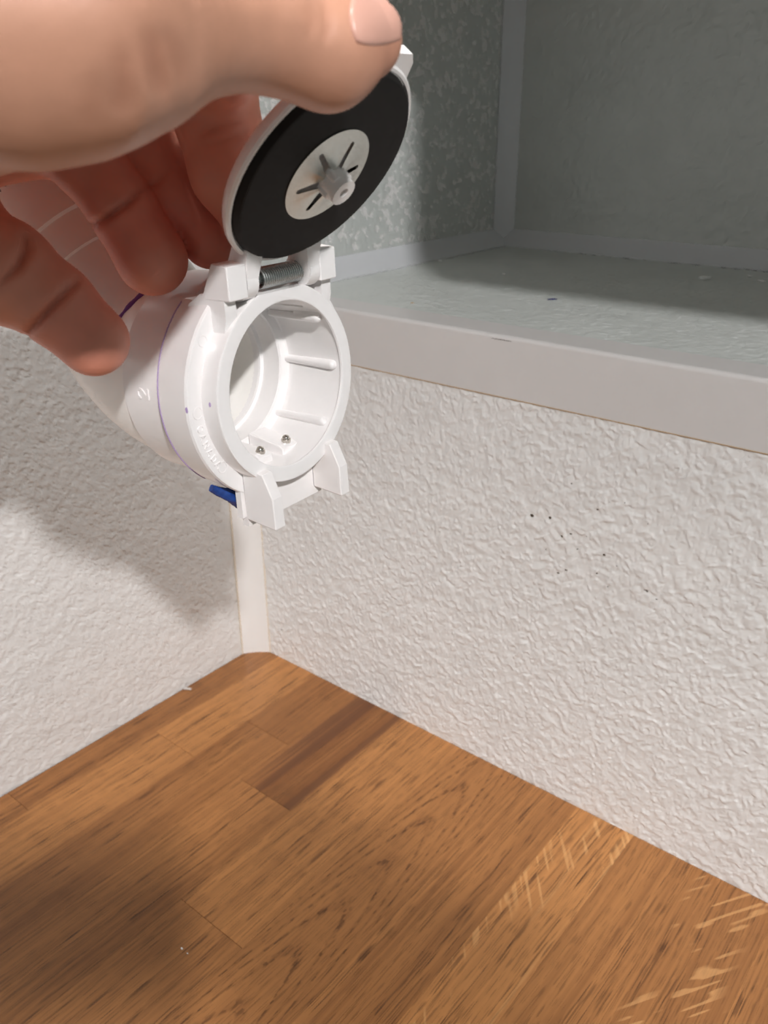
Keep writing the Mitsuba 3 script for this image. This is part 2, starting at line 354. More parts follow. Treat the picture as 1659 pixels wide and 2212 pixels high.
# seat for the two contact pins
seat = rounded(prism([(-19.6, -16.6), (-8.6, -18.4), (-7.4, -19.0), (-7.4, -21), (-19.6, -21)], 3.2, 9.0), 0.4)
seat2 = rounded(prism([(-19.6, -17.8), (-9.0, -18.2), (-7.8, -19.0), (-7.8, -21), (-19.6, -21)], -5.2, -0.6), 0.4)
add(V + '__pin_seat', vmesh(mani(seat)), 'valve_plastic', 40)
add(V + '__pin_seat', vmesh(mani(seat2)), 'valve_plastic', 40)
for c in ((6.6, -17.3, -9.4), (-2.9, -17.6, -9.6)):
    pin = Manifold.sphere(1.0, 32).translate([c[0], c[1] + 0.15, c[2]]) + Manifold.cylinder(2.2, 1.25, 1.0, 24).rotate([90, 0, 0]).translate([c[0], c[1], c[2]])
    add(V + '__contact_pin', vmesh(mani(pin)), 'pin_chrome', 40, label='tiny chrome contact pin')
# hinge blocks with their legs
for s in (-1, 1):
    r0, r1 = (-18.1, -12.5) if s < 0 else (12.5, 18.1)
    head = rounded(prism([(1.35, 22.9), (1.35, 30.2), (-3.2, 30.7), (-6.3, 25.1), (-6.3, 22.9)], r0, r1), 0.35)
    q0, q1 = (-18.1, -14.6) if s < 0 else (14.6, 18.1)
    leg = prism([(-0.6, 23.4), (-0.6, 19.0), (-2.0, 13.6), (-10.5, 13.0), (-10.5, 18.5), (-6.2, 25.0)], q0, q1)
    foot = prism([(-5.6, 23.2), (-5.6, 16), (-15.2, 16), (-12, 21.5), (-8.0, 24.0)], r0, r1)
    add(V + '__hinge_block', vmesh(mani(head + leg + foot)), 'valve_plastic', 25)
# lower mounting plate and tabs
plate = mbox(-13.9, 13.9, -33.4, -17.5, -7.0, -4.9) - rev([(0, -20), (22, -20), (22, 2), (0, 2)])
plate = plate + mbox(-15.2, -13.6, -30.9, -22, -7.2, -5.4)
add(V + '__mounting_plate', vmesh(mani(plate)), 'valve_matte', 25)
for s in (-1, 1):
    r0, r1 = (-14.15, -11.15) if s < 0 else (11.15, 14.15)
    tab = rounded(prism([(-4.9, -17.6), (1.6, -18.2), (4.55, -24.2), (4.55, -32.2), (-4.8, -31.3)], r0, r1), 0.35)
    add(V + '__mounting_tab', vmesh(mani(tab)), 'valve_matte', 25)
add(V + '__mounting_tab__screw_speck', vmesh(mani(Manifold.sphere(0.28, 12).translate([-14.15, -30.7, -3.9]))), 'dirt_dark', True)


# embossed lettering: CANADA and rings on the flange, 2 on the hub
def on_flange(text, phi0, R, h, n0, dirn=1):
    out, phi = [], phi0
    for ch in text:
        m = meshkit.text_mesh(ch, h, 0.46)
        w = m.bounds[1, 0]
        x, y, z = m.vertices.T
        a = phi + x / R
        rad = R + h / 2 - y
        m.vertices = np.c_[rad * np.cos(a), rad * np.sin(a), n0 - 0.12 + z]
        out.append(m)
        phi += (w + 0.28 * h) / R
    return trimesh.util.concatenate(out)


letters = [on_flange('CANADA', math.radians(188.3), 25.9, 1.8, -5.0)]
for ph, R, rr_ in ((182.0, 25.6, 1.35), (217.5, 25.6, 1.35), (146.0, 26.0, 1.25)):
    a = math.radians(ph)
    t = trimesh.creation.torus(rr_, 0.14, major_sections=32, minor_sections=8)
    t.apply_translation([R * math.cos(a), R * math.sin(a), -4.98])
    letters.append(t)
add(V + '__body__lettering', vmesh(trimesh.util.concatenate(letters)), 'valve_plastic', 30, label='raised CANADA lettering between small rings')
m = meshkit.text_mesh('2', 4.1, 0.6)
w = m.bounds[1, 0]
x, y, z = m.vertices.T
TWO_PHI, TWO_N, RH = math.radians(178.0), -21.2, 25.5
a = TWO_PHI - (x - w / 2) / RH
m.vertices = np.c_[(RH - 0.2 + z) * np.cos(a), (RH - 0.2 + z) * np.sin(a), TWO_N - y]
m.invert() if m.volume < 0 else None
add(V + '__body__size_numeral', vmesh(m), 'valve_plastic', 30, label='raised numeral 2')


def ring_arc(R, n, a0, a1, w, t, seg=60, tilt=0.0, c=(0, 0, 0), wob=0.0):
    a = np.radians(np.linspace(a0, a1, seg))
    ww = w * (1 + wob * np.sin(a * 23) * np.sin(a * 11 + 1))
    pts = []
    for dr_, dn in ((-t, -1), (t, -1), (t, 1), (-t, 1)):
        pts.append(np.c_[(R + dr_) * np.cos(a), (R + dr_) * np.sin(a), n + dn * ww / 2])
    P = np.stack(pts, 1)                      # seg, 4, 3
    ct, st = math.cos(tilt), math.sin(tilt)
    P = P @ np.array([[1, 0, 0], [0, ct, st], [0, -st, ct]]) + np.array(c)
    v = P.reshape(-1, 3)
    f = []
    for i in range(seg - 1):
        for j in range(4):
            b, d = i * 4 + j, i * 4 + (j + 1) % 4
            f += [[b, d, d + 4], [b, d + 4, b + 4]]
    f += [[0, 2, 1], [0, 3, 2], [seg * 4 - 4, seg * 4 - 3, seg * 4 - 2], [seg * 4 - 4, seg * 4 - 2, seg * 4 - 1]]
    mm = trimesh.Trimesh(v, f, process=False)
    return mm


add(V + '__body__primer_line', vmesh(ring_arc(27.45, -15.6, 128, 232, 0.26, 0.12)), 'purple_faint', True, label='faint purple primer line')
for a_, n_, R_, s_ in ((179.0, -5.4, 28.3, 0.7), (177.5, -2.4, 24.05, 0.55)):
    a = math.radians(a_)
    b = trimesh.creation.icosphere(subdivisions=2, radius=1)
    b.vertices = b.vertices * [0.10, s_, s_ * 0.6]
    ca, sa = math.cos(a), math.sin(a)
    b.vertices = b.vertices @ np.array([[ca, sa, 0], [-sa, ca, 0], [0, 0, 1]]) + [R_ * ca, R_ * sa, n_]
    add(V + '__body__primer_spot', vmesh(b), 'purple_faint', True, label='purple primer spot')


# elbow: 45 degree bend behind the hub, then a straight run up into the wall side
def sweep(path, radii, seg=72):
    path, radii = np.array(path, float), np.array(radii, float)
    tan = np.gradient(path, axis=0)
    tan /= np.linalg.norm(tan, axis=1)[:, None]
    R = np.array([1.0, 0, 0])
    rings, a = [], np.linspace(0, 2 * math.pi, seg, endpoint=False)
    for p, t, q in zip(path, tan, radii):
        e1 = R - t * (R @ t)
        e1 /= np.linalg.norm(e1)
        e2 = np.cross(t, e1)
        rings.append(p + q * (np.cos(a)[:, None] * e1 + np.sin(a)[:, None] * e2))
    v = np.vstack(rings)
    f = []
    for i in range(len(path) - 1):
        for j in range(seg):
            b, d = i * seg + j, i * seg + (j + 1) % seg
            f += [[b, d, d + seg], [b, d + seg, b + seg]]
    mm = trimesh.Trimesh(v, f, process=False)
    return mm


S2 = math.sqrt(0.5)
bend, Rb = [], 32.0
for q in np.linspace(0, math.pi / 4, 14):
    bend.append((0, Rb * (1 - math.cos(q)), -31.5 - Rb * math.sin(q)))
e0 = np.array(bend[-1])
dirn = np.array([0, S2, -S2])
path = [(0, 0, -26.0), (0, 0, -28.5)] + bend
rad = [24.2, 24.2] + [24.2 - 2.4 * i / 13 for i in range(14)]


def run(d0, d1, r, k=2):
    for d in np.linspace(d0, d1, k):
        path.append(tuple(e0 + dirn * d))
        rad.append(r)


run(1.0, 15.0, 21.7, 4)
run(15.3, 16.0, 22.5, 2)
run(24.0, 24.6, 22.5, 2)
run(25.0, 25.4, 23.5, 2)
run(27.6, 28.0, 23.5, 2)
run(28.4, 60.0, 22.3, 5)
# close it as a tube with an inner wall
path += [tuple(e0 + dirn * 60.0), tuple(e0 + dirn * 20.0)] + [tuple(b) for b in bend[::-1]] + [(0, 0, -27.0)]
rad += [20.5, 18.5] + [17.5] * 14 + [17.5]
elb = sweep(np.array(path), rad)
# tangents near the turn-back are rebuilt from the direction of the run, so make the rings explicitly
path_a, rad_a = np.array(path, float), np.array(rad, float)


def sweep_dirs(path, dirs, radii, seg=72):
    a = np.linspace(0, 2 * math.pi, seg, endpoint=False)
    rings = []
    for p, t, q in zip(path, dirs, radii):
        e1 = np.array([1.0, 0, 0])
        e2 = np.cross(t, e1)
        rings.append(p + q * (np.cos(a)[:, None] * e1 + np.sin(a)[:, None] * e2))
    v = np.vstack(rings)
    f = []
    for i in range(len(path) - 1):
        for j in range(seg):
            b, d = i * seg + j, i * seg + (j + 1) % seg
            f += [[b, d, d + seg], [b, d + seg, b + seg]]
    return trimesh.Trimesh(v, f, process=False)


dirs = []
for p in path_a:
    if p[2] > -31.4:
        dirs.append(np.array([0, 0, -1.0]))
    elif p[2] > e0[2] + 1e-6:
        q = math.asin(min(1, (-31.5 - p[2]) / Rb))
        dirs.append(np.array([0, math.sin(q), -math.cos(q)]))
    else:
        dirs.append(dirn)
elb = sweep_dirs(path_a, dirs, rad_a)
if elb.volume < 0:
    elb.invert()
add(V + '__elbow', vmesh(elb), 'pipe_plastic', 28, label='off-white plastic pipe elbow')
# primer smear where the elbow is glued, mould ring, cast marks, printed code
qa = 0.40
cen = np.array([0, Rb * (1 - math.cos(qa)), -31.5 - Rb * math.sin(qa)])
add(V + '__elbow__primer_line', vmesh(ring_arc(22.95, 0, 62, 140, 1.0, 0.30, 90, qa, cen, 0.45)), 'purple_primer', True, label='dark purple primer smear')


def along(d, phi, R):
    """A point on the straight run: distance d from its start, angle phi about its axis (90 = upper side)."""
    e2 = np.array([0, S2, S2])
    return e0 + dirn * d + R * (math.cos(phi) * np.array([1.0, 0, 0]) + math.sin(phi) * e2)


prn = meshkit.text_mesh('12161 10/S-A', 1.9, 0.12)
x, y, z = prn.vertices.T
pv = []
for xx, yy, zz in zip(x - x.max() / 2, y, z):
    pv.append(along(42.0 - yy, math.radians(139) - xx / 22.3, 22.25 + zz))
prn.vertices = np.array(pv)
add(V + '__elbow__printed_code', vmesh(prn), 'grey_print', False, label='small grey printed code')
for d, ph, R in ((3.0, 206, 21.75),):
    t = trimesh.creation.torus(2.4, 0.14, major_sections=36, minor_sections=8)
    q = math.radians(ph)
    e2 = np.array([0, S2, S2])
    nrm = math.cos(q) * np.array([1.0, 0, 0]) + math.sin(q) * e2
    bx = np.cross(dirn, nrm)
    t.vertices = t.vertices @ np.array([dirn, bx, nrm]) + along(d, q, R)
    add(V + '__elbow__cast_ring', vmesh(t), 'pipe_plastic', True)
for d0, d1, ph in ((7.5, 11.4, 150), (17.2, 19.5, 152)):
    b = mani(Manifold.hull(*[]) if False else Manifold.batch_hull([Manifold.sphere(0.16, 8).translate(along(d0, math.radians(ph), 21.75 if d0 < 15 else 22.5).tolist()), Manifold.sphere(0.16, 8).translate(along(d1, math.radians(ph), 21.75 if d0 < 15 else 22.5).tolist())]))
    add(V + '__elbow__seam_mark', vmesh(b), 'pipe_plastic', True)

# blue tape tail hanging behind the plate
pa, pb = np.array([-20.0, -22.0, -10.2]), np.array([-11.6, -28.0, -9.4])
tt = np.linspace(0, 1, 14)
nz = np.random.default_rng(4)
tp = [pa * (1 - q) + pb * q for q in tt]
tv = []
axis = (pb - pa) / np.linalg.norm(pb - pa)
e1 = np.cross(axis, [0, 0, 1.0]); e1 /= np.linalg.norm(e1)
e2 = np.cross(axis, e1)
for q, p in zip(tt, tp):
    for a in np.linspace(0, 2 * math.pi, 16, endpoint=False):
        rad_ = (0.75 + 1.15 * q) * (1 + 0.10 * math.sin(3 * a + 7 * q) + 0.05 * nz.uniform(-1, 1))
        tv.append(p + rad_ * (math.cos(a) * e1 * 1.15 + math.sin(a) * e2))
tv += [pa, pb]
tf = []
for i in range(13):
    for j in range(16):
        b, d = i * 16 + j, i * 16 + (j + 1) % 16
        tf += [[b, d, d + 16], [b, d + 16, b + 16]]
n_ = 14 * 16
for j in range(16):
    tf += [[n_, (j + 1) % 16, j], [n_ + 1, 13 * 16 + j, 13 * 16 + (j + 1) % 16]]
tm = trimesh.Trimesh(np.array(tv), tf, process=False)
if tm.volume < 0:
    tm.invert()
add(V + '__tape_tail', vmesh(tm), 'blue_tape', 40, label='crumpled bit of blue tape or wire insulation')

# ------------------------------------------------------------------ lid (its own frame: r, v up the lid, w out of its inner face)
TH, OFF, CV, CRr = 0.694, -18.181, 46.393, -0.24
LN = np.array([0, -math.sin(TH), math.cos(TH)])
LVv = np.array([0, math.cos(TH), math.sin(TH)])


def l2w(P):
    P = np.asarray(P, float)
    L = (P[:, :1] + CRr) * np.array([[1.0, 0, 0]]) + (P[:, 1:2] + CV) * LVv + (P[:, 2:3] + OFF) * LN
    return v2w(L)


def lmesh(m):
    m = m.copy()
    m.vertices = l2w(m.vertices)
    return m


D = V + '__lid'
HV = -28.2                                        # hinge axis below the lid centre
disc = rev([(0, -4.9), (22.9, -4.9), (24.0, -4.2), (24.75, -2.9), (24.8, -1.9), (24.4, -1.4), (23.8, -1.4), (23.6, -2.4), (0, -2.4)])
pull = Manifold.extrude(CrossSection([np.array([(-13.2, 18.5), (13.2, 18.5), (11.9, 24.8), (10.2, 26.6), (-10.2, 26.6), (-11.9, 24.8)])]), 2.8).translate([0, 0, -4.7])
armL = Manifold.batch_hull([Manifold.cylinder(3.2, 3.6, 3.6, 28).rotate([0, 90, 0]).translate([-12.0, HV, -0.2]), mbox(-12.6, -6.5, -21.5, -17, -4.8, -2.4)])
armR = Manifold.batch_hull([Manifold.cylinder(3.2, 3.6, 3.6, 28).rotate([0, 90, 0]).translate([8.9, HV, -0.2]), mbox(6.5, 12.6, -21.5, -17, -4.8, -2.4)])
brg = mbox(-11.5, 11.5, -23.2, -16, -4.8, -3.0)
barL = Manifold.cylinder(3.6, 4.0, 4.0, 36).rotate([0, 90, 0]).translate([-12.2, HV, -0.2])
barR = Manifold.cylinder(3.6, 4.0, 4.0, 36).rotate([0, 90, 0]).translate([8.9, HV, -0.2])
hole = Manifold.cylinder(40, 1.5, 1.5, 20).rotate([0, 90, 0]).translate([-8.8, HV, -0.2])
add(D, lmesh(mani((disc + pull + armL + armR + brg + barL + barR) - hole)), 'valve_plastic', 28, label='round white lid swung open')
gask = rev([(10.5, -2.2), (23.2, -2.2), (23.4, -1.6), (22.7, -0.2), (22.2, 0.0), (11.6, 0.0), (10.5, 0.0)])
add(D + '__gasket', lmesh(mani(gask)), 'rubber_black', 25, label='matte black rubber gasket ring')
# slotted steel retainer: shallow cone with facets between the slots
NS = 96
ra = np.array([3.0, 4.6, 6.2, 7.8, 9.2, 11.3])
ret = []
for a in np.linspace(0, 2 * math.pi, NS, endpoint=False):
    for r_ in ra:
        fac = 0.30 * math.cos(6 * (a - math.radians(16) - math.pi / 6)) * (r_ < 9) * (1 - (r_ - 3) / 6.5)
        ret.append((r_ * math.cos(a), r_ * math.sin(a), 0.25 + 0.115 * (11.3 - r_) + fac))
rf = []
slot = np.radians(np.array([14, 76, 138, 202, 261, 322.0]))
for i in range(NS):
    am = (i + 0.5) / NS * 2 * math.pi
    for j in range(len(ra) - 1):
        rm = (ra[j] + ra[j + 1]) / 2
        dd = np.min(np.abs((am - slot + math.pi) % (2 * math.pi) - math.pi)) * rm
        b, d = i * len(ra) + j, ((i + 1) % NS) * len(ra) + j
        rf += [[b, b + 1, d + 1], [b, d + 1, d]]
rmesh = Manifold.revolve(CrossSection([np.array([(2.6, 0.95), (11.3, 0.02), (11.3, 0.32), (2.6, 1.25)])]), 96)
for s_ in slot:
    cut = Manifold.batch_hull([Manifold.cylinder(6, 0.78, 0.78, 16).translate([3.0, 0, -2]), Manifold.cylinder(6, 0.6, 0.6, 16).translate([8.2, 0, -2])]).rotate([0, 0, math.degrees(s_)])
    rmesh = rmesh - cut
rmesh = rmesh.refine_to_length(0.7)


def dish(v):
    a = np.arctan2(v[:, 1], v[:, 0])
    r_ = np.hypot(v[:, 0], v[:, 1])
    tw = np.abs(((a - slot[0]) / (math.pi / 3)) % 1.0 - 0.5) * 2      # 1 at the slots, 0 mid-tongue
    v = v.copy()
    v[:, 2] += 0.55 * (1 - tw) * np.clip((9.2 - r_) / 6, 0, 1)
    return v


rm_ = mani(rmesh)
rm_.vertices = dish(rm_.vertices)
add(D + '__retainer', lmesh(rm_), 'retainer_steel', 25, label='slotted steel retainer disc')
post = Manifold.extrude(CrossSection.circle(3.0, 48), 4.6).translate([0, 0, 1.0])
lobes = Manifold.batch_boolean([Manifold.batch_hull([Manifold.cylinder(2.9, 1.0, 1.0, 20).translate([2.6 * math.cos(q), 2.6 * math.sin(q), 1.0]), Manifold.cylinder(2.9, 1.5, 1.5, 20).translate([0.6 * math.cos(q), 0.6 * math.sin(q), 1.0])]) for q in np.radians([45, 135, 225, 315])], m3.OpType.Add)
post = (post + lobes) - Manifold.cylinder(5, 1.15, 1.15, 24).translate([0, 0, 2.6])
add(D + '__centre_post', lmesh(mani(post)), 'valve_plastic', 30, label='white plastic centre post')

# spring on the hinge pin
turns, sp_r, sp_w = 18.5, 2.2, 0.29
t = np.linspace(0, 1, int(turns * 22))
hx = np.c_[-5.2 + t * 13.2, np.zeros((len(t), 2))]
a = t * turns * 2 * math.pi
HL = np.array([0, HV + CV, 0]) * 0
ctr = (HV + CV) * LVv + (-0.2 + OFF) * LN
sp = []
cs = np.linspace(0, 2 * math.pi, 8, endpoint=False)
for i in range(len(t)):
    rd = np.array([0, math.cos(a[i]), math.sin(a[i])])
    for c in cs:
        sp.append(ctr + hx[i] + rd * (sp_r + sp_w * math.cos(c)) + np.array([sp_w * math.sin(c), 0, 0]))
sf = []
for i in range(len(t) - 1):
    for j in range(8):
        b, d = i * 8 + j, i * 8 + (j + 1) % 8
        sf += [[b, d, d + 8], [b, d + 8, b + 8]]
sm = trimesh.Trimesh(np.array(sp), sf, process=False)
if sm.volume < 0:
    sm.invert()
add(V + '__spring', vmesh(sm), 'spring_steel', True, label='grey steel coil spring')
pinm = Manifold.cylinder(25.5, 1.35, 1.35, 20).rotate([0, 90, 0]).translate([-12.75, ctr[1], ctr[2]])
add(V + '__hinge_pin', vmesh(mani(pinm)), 'spring_steel', 40, label='steel hinge pin')

# ------------------------------------------------------------------ the hand: one continuous skin
def P(u, v, z):
    return np.array([(u - WPX / 2) / F_PX * z, (v - HPX / 2) / F_PX * z, z])


def chain(*nodes):
    """nodes (u, v, depth mm, radius in pixels there)."""
    return [(P(u, v, z), r * z / F_PX) for u, v, z, r in nodes]


thumb = chain((-160, 70, 116, 285), (40, 66, 107, 272), (180, 55, 108, 255), (300, 62, 113, 186), (390, 54, 118, 143), (480, 52, 123, 126), (590, 66, 129, 120), (705, 108, 134, 115), (783, 84, 138, 86))
index = chain((120, -85, 152, 150), (535, -75, 141, 134), (446, 170, 188, 102), (500, 372, 191, 86), (556, 478, 198, 70))
middle = chain((170, 60, 205, 112), (300, 315, 205, 92), (385, 438, 205, 82), (455, 516, 205, 64))
ring = chain((20, 150, 208, 106), (185, 340, 197, 80), (268, 455, 196, 72), (328, 560, 197, 77))
pinky = chain((-180, 280, 202, 100), (-80, 520, 184, 106), (10, 588, 178, 108), (115, 655, 181, 84), (201, 735, 184, 77))
palm = [chain((60, 288, 198, 88), (-120, 310, 198, 100)), chain((120, -85, 152, 150), (-430, 40, 175, 190)), chain((170, 60, 205, 112), (-430, 40, 180, 190)),
        chain((20, 150, 208, 106), (-430, 60, 180, 200)), chain((-180, 280, 202, 100), (-480, 90, 180, 200)), chain((-160, 70, 116, 285), (-430, 40, 172, 210)),
        chain((240, 0, 117, 165), (470, -20, 128, 135)), chain((240, 30, 113, 170), (120, -85, 152, 150)), chain((120, -85, 152, 150), (170, 60, 205, 112)), chain((40, 20, 112, 240), (-60, 20, 195, 170))]
wrist = [(P(-430, 60, 178), 22.0), (np.array([-192.0, -87, 182]), 28.0), (np.array([-265.0, -74, 158]), 32.0), (np.array([-360.0, -46, 112]), 40.0)]
palm.append([(np.array([-112.0, -83, 199]), 10.5), (np.array([-126.0, -64, 196]), 17.0), (np.array([-182.0, -84, 178]), 26.0)])


def cone_d(X, a, ra, b, rb):
    ba = b - a
    t = np.clip(((X - a) @ ba) / (ba @ ba), 0, 1)
    d = X - a - t[:, None] * ba
    return np.sqrt(np.einsum('ij,ij->i', d, d)) - (ra + t * (rb - ra))


def smin(a, b, k):
    h = np.clip(0.5 + 0.5 * (b - a) / k, 0, 1)
    return b * (1 - h) + a * h - k * h * (1 - h)


def chain_d(X, ch, k):
    d = None
    for (a, ra_), (b, rb_) in zip(ch[:-1], ch[1:]):
        e = cone_d(X, a, ra_, b, rb_)
        d = e if d is None else smin(d, e, k)
    return d


# creases drawn across the visible sides (pixel polylines with depth), width and depth in mm
CREASE = [([(192, 490), (235, 468), (270, 445), (312, 408)], 196, 0.75, 1.5), ([(58, 722), (85, 692), (120, 655), (170, 604)], 183, 0.85, 1.6), ([(0, 612), (40, 575), (58, 540), (54, 505)], 178, 0.9, 1.5),
          ([(430, 290), (470, 275), (520, 262)], 190, 0.9, 0.5), ([(440, 318), (490, 300), (540, 280)], 190, 0.8, 0.4),
          ([(325, 60), (334, 140), (352, 205)], 110, 1.6, 0.8), ([(262, 100), (268, 200), (255, 250)], 106, 1.5, 0.6), ([(355, 60), (376, 120), (394, 180)], 113, 1.4, 0.55), ([(210, 150), (205, 220), (190, 280)], 104, 1.2, 0.25),
          ([(690, 10), (702, 30), (706, 60), (700, 90)], 130, 1.0, 0.35), ([(660, 5), (676, 40), (672, 80)], 128, 1.0, 0.3), ([(300, 420), (340, 395), (372, 360)], 205, 0.8, 0.5)]
CRS = [([P(u, v, 1.0) for u, v in pts], z, w, dp) for pts, z, w, dp in CREASE]


def crease_d(X):
    g = np.zeros(len(X))
    q = X / X[:, 2:3]
    for pts, z, w, dp in CRS:
        near = np.abs(X[:, 2] - (z - 6)) < 18
        if not near.any():
            continue
        qq = q[near]
        m_, along_ = np.full(len(qq), 9.0), np.zeros(len(qq))
        nseg = len(pts) - 1
        for si, (a_, b_) in enumerate(zip(pts[:-1], pts[1:])):
            ba = b_ - a_
            t_ = np.clip(((qq - a_) @ ba) / (ba @ ba), 0, 1)
            dist_ = np.linalg.norm(qq - a_ - t_[:, None] * ba, axis=1) * z
            along_ = np.where(dist_ < m_, (si + t_) / nseg, along_)
            m_ = np.minimum(m_, dist_)
        taper = 0.25 + 0.75 * np.sin(np.clip(along_, 0, 1) * math.pi) ** 0.6
        g[near] = np.maximum(g[near], dp * taper * np.exp(-(m_ / (w * (0.7 + 0.5 * taper))) ** 2))
    return g


def hand_sdf(X, fine=True):
    pd = None
    for c in palm:
        e = chain_d(X, c, 6.0)
        pd = e if pd is None else smin(pd, e, 7.0)
    pd = smin(pd, chain_d(X, wrist, 8.0), 12.0)
    th = chain_d(X, thumb, 3.0)
    fingers = [(index, 5.0), (middle, 5.0), (ring, 5.0), (pinky, 5.0)]
    d = smin(pd, th, 5.0)
    for ch, k in fingers:
        e = chain_d(X, ch, 2.5)
        d = np.minimum(d, np.minimum(smin(pd, e, k), e)) if False else smin(d, smin(pd, e, k), 0.9)
    if fine:
        d = d + crease_d(X)
    return d


def surface_nets(fn, lo, hi, h, coarse=4):
    n = np.ceil((hi - lo) / (h * coarse)).astype(int) * coarse + 1
    nc = (n - 1) // coarse + 1
    gc = np.stack(np.meshgrid(*[lo[i] + np.arange(nc[i]) * h * coarse for i in range(3)], indexing='ij'), -1)
    dc = fn(gc.reshape(-1, 3)).reshape(nc)
    cell = np.zeros(nc - 1, bool)
    mn = np.full(nc - 1, 1e9)
    for i in (0, 1):
        for j in (0, 1):
            for k in (0, 1):
                mn = np.minimum(mn, np.abs(dc[i:nc[0] - 1 + i, j:nc[1] - 1 + j, k:nc[2] - 1 + k]))
    cell = mn < h * coarse * 1.6
    idx = np.minimum(np.arange(n[0]) // coarse, nc[0] - 1), np.minimum(np.arange(n[1]) // coarse, nc[1] - 1), np.minimum(np.arange(n[2]) // coarse, nc[2] - 1)
    full = np.where(dc[np.ix_(*idx)] > 0, 10.0, -10.0)
    mask = np.zeros(n, bool)
    ci = np.argwhere(cell) * coarse
    off = np.stack(np.meshgrid(*[np.arange(coarse + 1)] * 3, indexing='ij'), -1).reshape(-1, 3)
    al = (ci[:, None, :] + off[None]).reshape(-1, 3)
    mask[al[:, 0], al[:, 1], al[:, 2]] = True
    w_ = np.argwhere(mask)
    vals = np.empty(len(w_))
    for s in range(0, len(w_), 400000):
        vals[s:s + 400000] = fn(lo + w_[s:s + 400000] * h)
    full[mask] = vals
    for ax in range(3):                                   # closed at the box
        sl = [slice(None)] * 3
        for e in (0, -1):
            sl[ax] = e
            full[tuple(sl)] = np.abs(full[tuple(sl)]) + 0.1
    s = full < 0
    cs_ = np.zeros(n - 1, int)
    acc, cnt = np.zeros(tuple(n - 1) + (3,), np.float32), np.zeros(n - 1, np.float32)
    corner = lambda a, o: a[o[0]:n[0] - 1 + o[0], o[1]:n[1] - 1 + o[1], o[2]:n[2] - 1 + o[2]]
    for o0 in np.ndindex(2, 2, 2):
        for ax in range(3):
            if o0[ax] == 0:
                o1 = list(o0); o1[ax] = 1
                a_, b_ = corner(full, o0), corner(full, o1)
                x_ = (a_ < 0) != (b_ < 0)
                t_ = np.where(x_, a_ / np.where(x_, a_ - b_, 1), 0)
                for q in range(3):
                    acc[..., q] += np.where(x_, o0[q] + (t_ if q == ax else 0), 0)
                cnt += x_
    act = cnt > 0
    vid = np.full(n - 1, -1)
    vid[act] = np.arange(act.sum())
    vv = lo + (np.argwhere(act) + acc[act] / cnt[act][:, None]) * h
    faces = []
    for ax in range(3):
        b, c = (ax + 1) % 3, (ax + 2) % 3
        sl0 = [slice(None)] * 3; sl1 = [slice(None)] * 3
        sl0[ax] = slice(0, n[ax] - 1); sl1[ax] = slice(1, n[ax])
        a_, b_ = s[tuple(sl0)], s[tuple(sl1)]
        for flip, cond in ((False, a_ & ~b_), (True, ~a_ & b_)):
            e = np.argwhere(cond)
            e = e[(e[:, b] > 0) & (e[:, c] > 0) & (e[:, b] < n[b] - 1) & (e[:, c] < n[c] - 1)]
            q = []
            for db, dc_ in ((1, 1), (0, 1), (0, 0), (1, 0)):
                g = e.copy(); g[:, b] -= db; g[:, c] -= dc_
                q.append(vid[g[:, 0], g[:, 1], g[:, 2]])
            q = np.stack(q, 1)
            faces.append(q[:, ::-1] if flip else q)
    q = np.vstack(faces)
    return vv, np.vstack([q[:, [0, 1, 2]], q[:, [0, 2, 3]]])


def grad(fn, X, e=0.15):
    return np.stack([fn(X + e * np.eye(3)[i]) - fn(X - e * np.eye(3)[i]) for i in range(3)], 1) / (2 * e)


hv, hf = surface_nets(hand_sdf, np.array([-340.0, -175, 80]), np.array([14.0, 20, 226]), 0.9)
g = grad(hand_sdf, hv)
hv = hv - np.clip(hand_sdf(hv), -0.5, 0.5)[:, None] * g / np.maximum((g * g).sum(1, keepdims=True), 0.3)
# skin tone: tan on thumb and back, pinker on palm side and finger pads
tan, pink, deep = np.array([0.49, 0.25, 0.165]), np.array([0.62, 0.26, 0.18]), np.array([0.68, 0.19, 0.145])
th_d = np.minimum(chain_d(hv, thumb, 5.0), 40)
oth = np.minimum.reduce([chain_d(hv, c, 2.5) for c in (index, middle, ring, pinky)])
wt = np.clip(0.5 + (oth - th_d) / 8, 0, 1)[:, None]
col = tan * wt + pink * (1 - wt)
for c, w_ in ((ring, 0.7), (pinky, 0.75), (middle, 0.6), (index, 0.35), (thumb, 0.4)):
    tip, pre = c[-1][0], c[-2][0]
    rad_ = np.linalg.norm(tip - pre)
    k_ = w_ * np.exp(-(np.linalg.norm(hv - (tip * 0.6 + pre * 0.4), axis=1) / (0.75 * rad_)) ** 2)[:, None]
    col = col * (1 - k_) + deep * k_
nzv = meshkit.fbm(hv * 0.25, 3, 5)[:, None]
col = col * (0.90 + 0.2 * nzv)
col = col * (1 - np.clip(crease_d(hv) / 1.6, 0, 1)[:, None] * np.array([0.30, 0.45, 0.50]))
hm = trimesh.Trimesh(cam2w(hv), hf, process=False)
if hm.volume < 0:
    hf = hf[:, ::-1]
    hm = trimesh.Trimesh(cam2w(hv), hf, process=False)
add('hand', hm, 'skin', True, color=np.clip(col, 0, 1),
    label='person\'s bare hand pinching the open lid between thumb and fingers', category='hand')
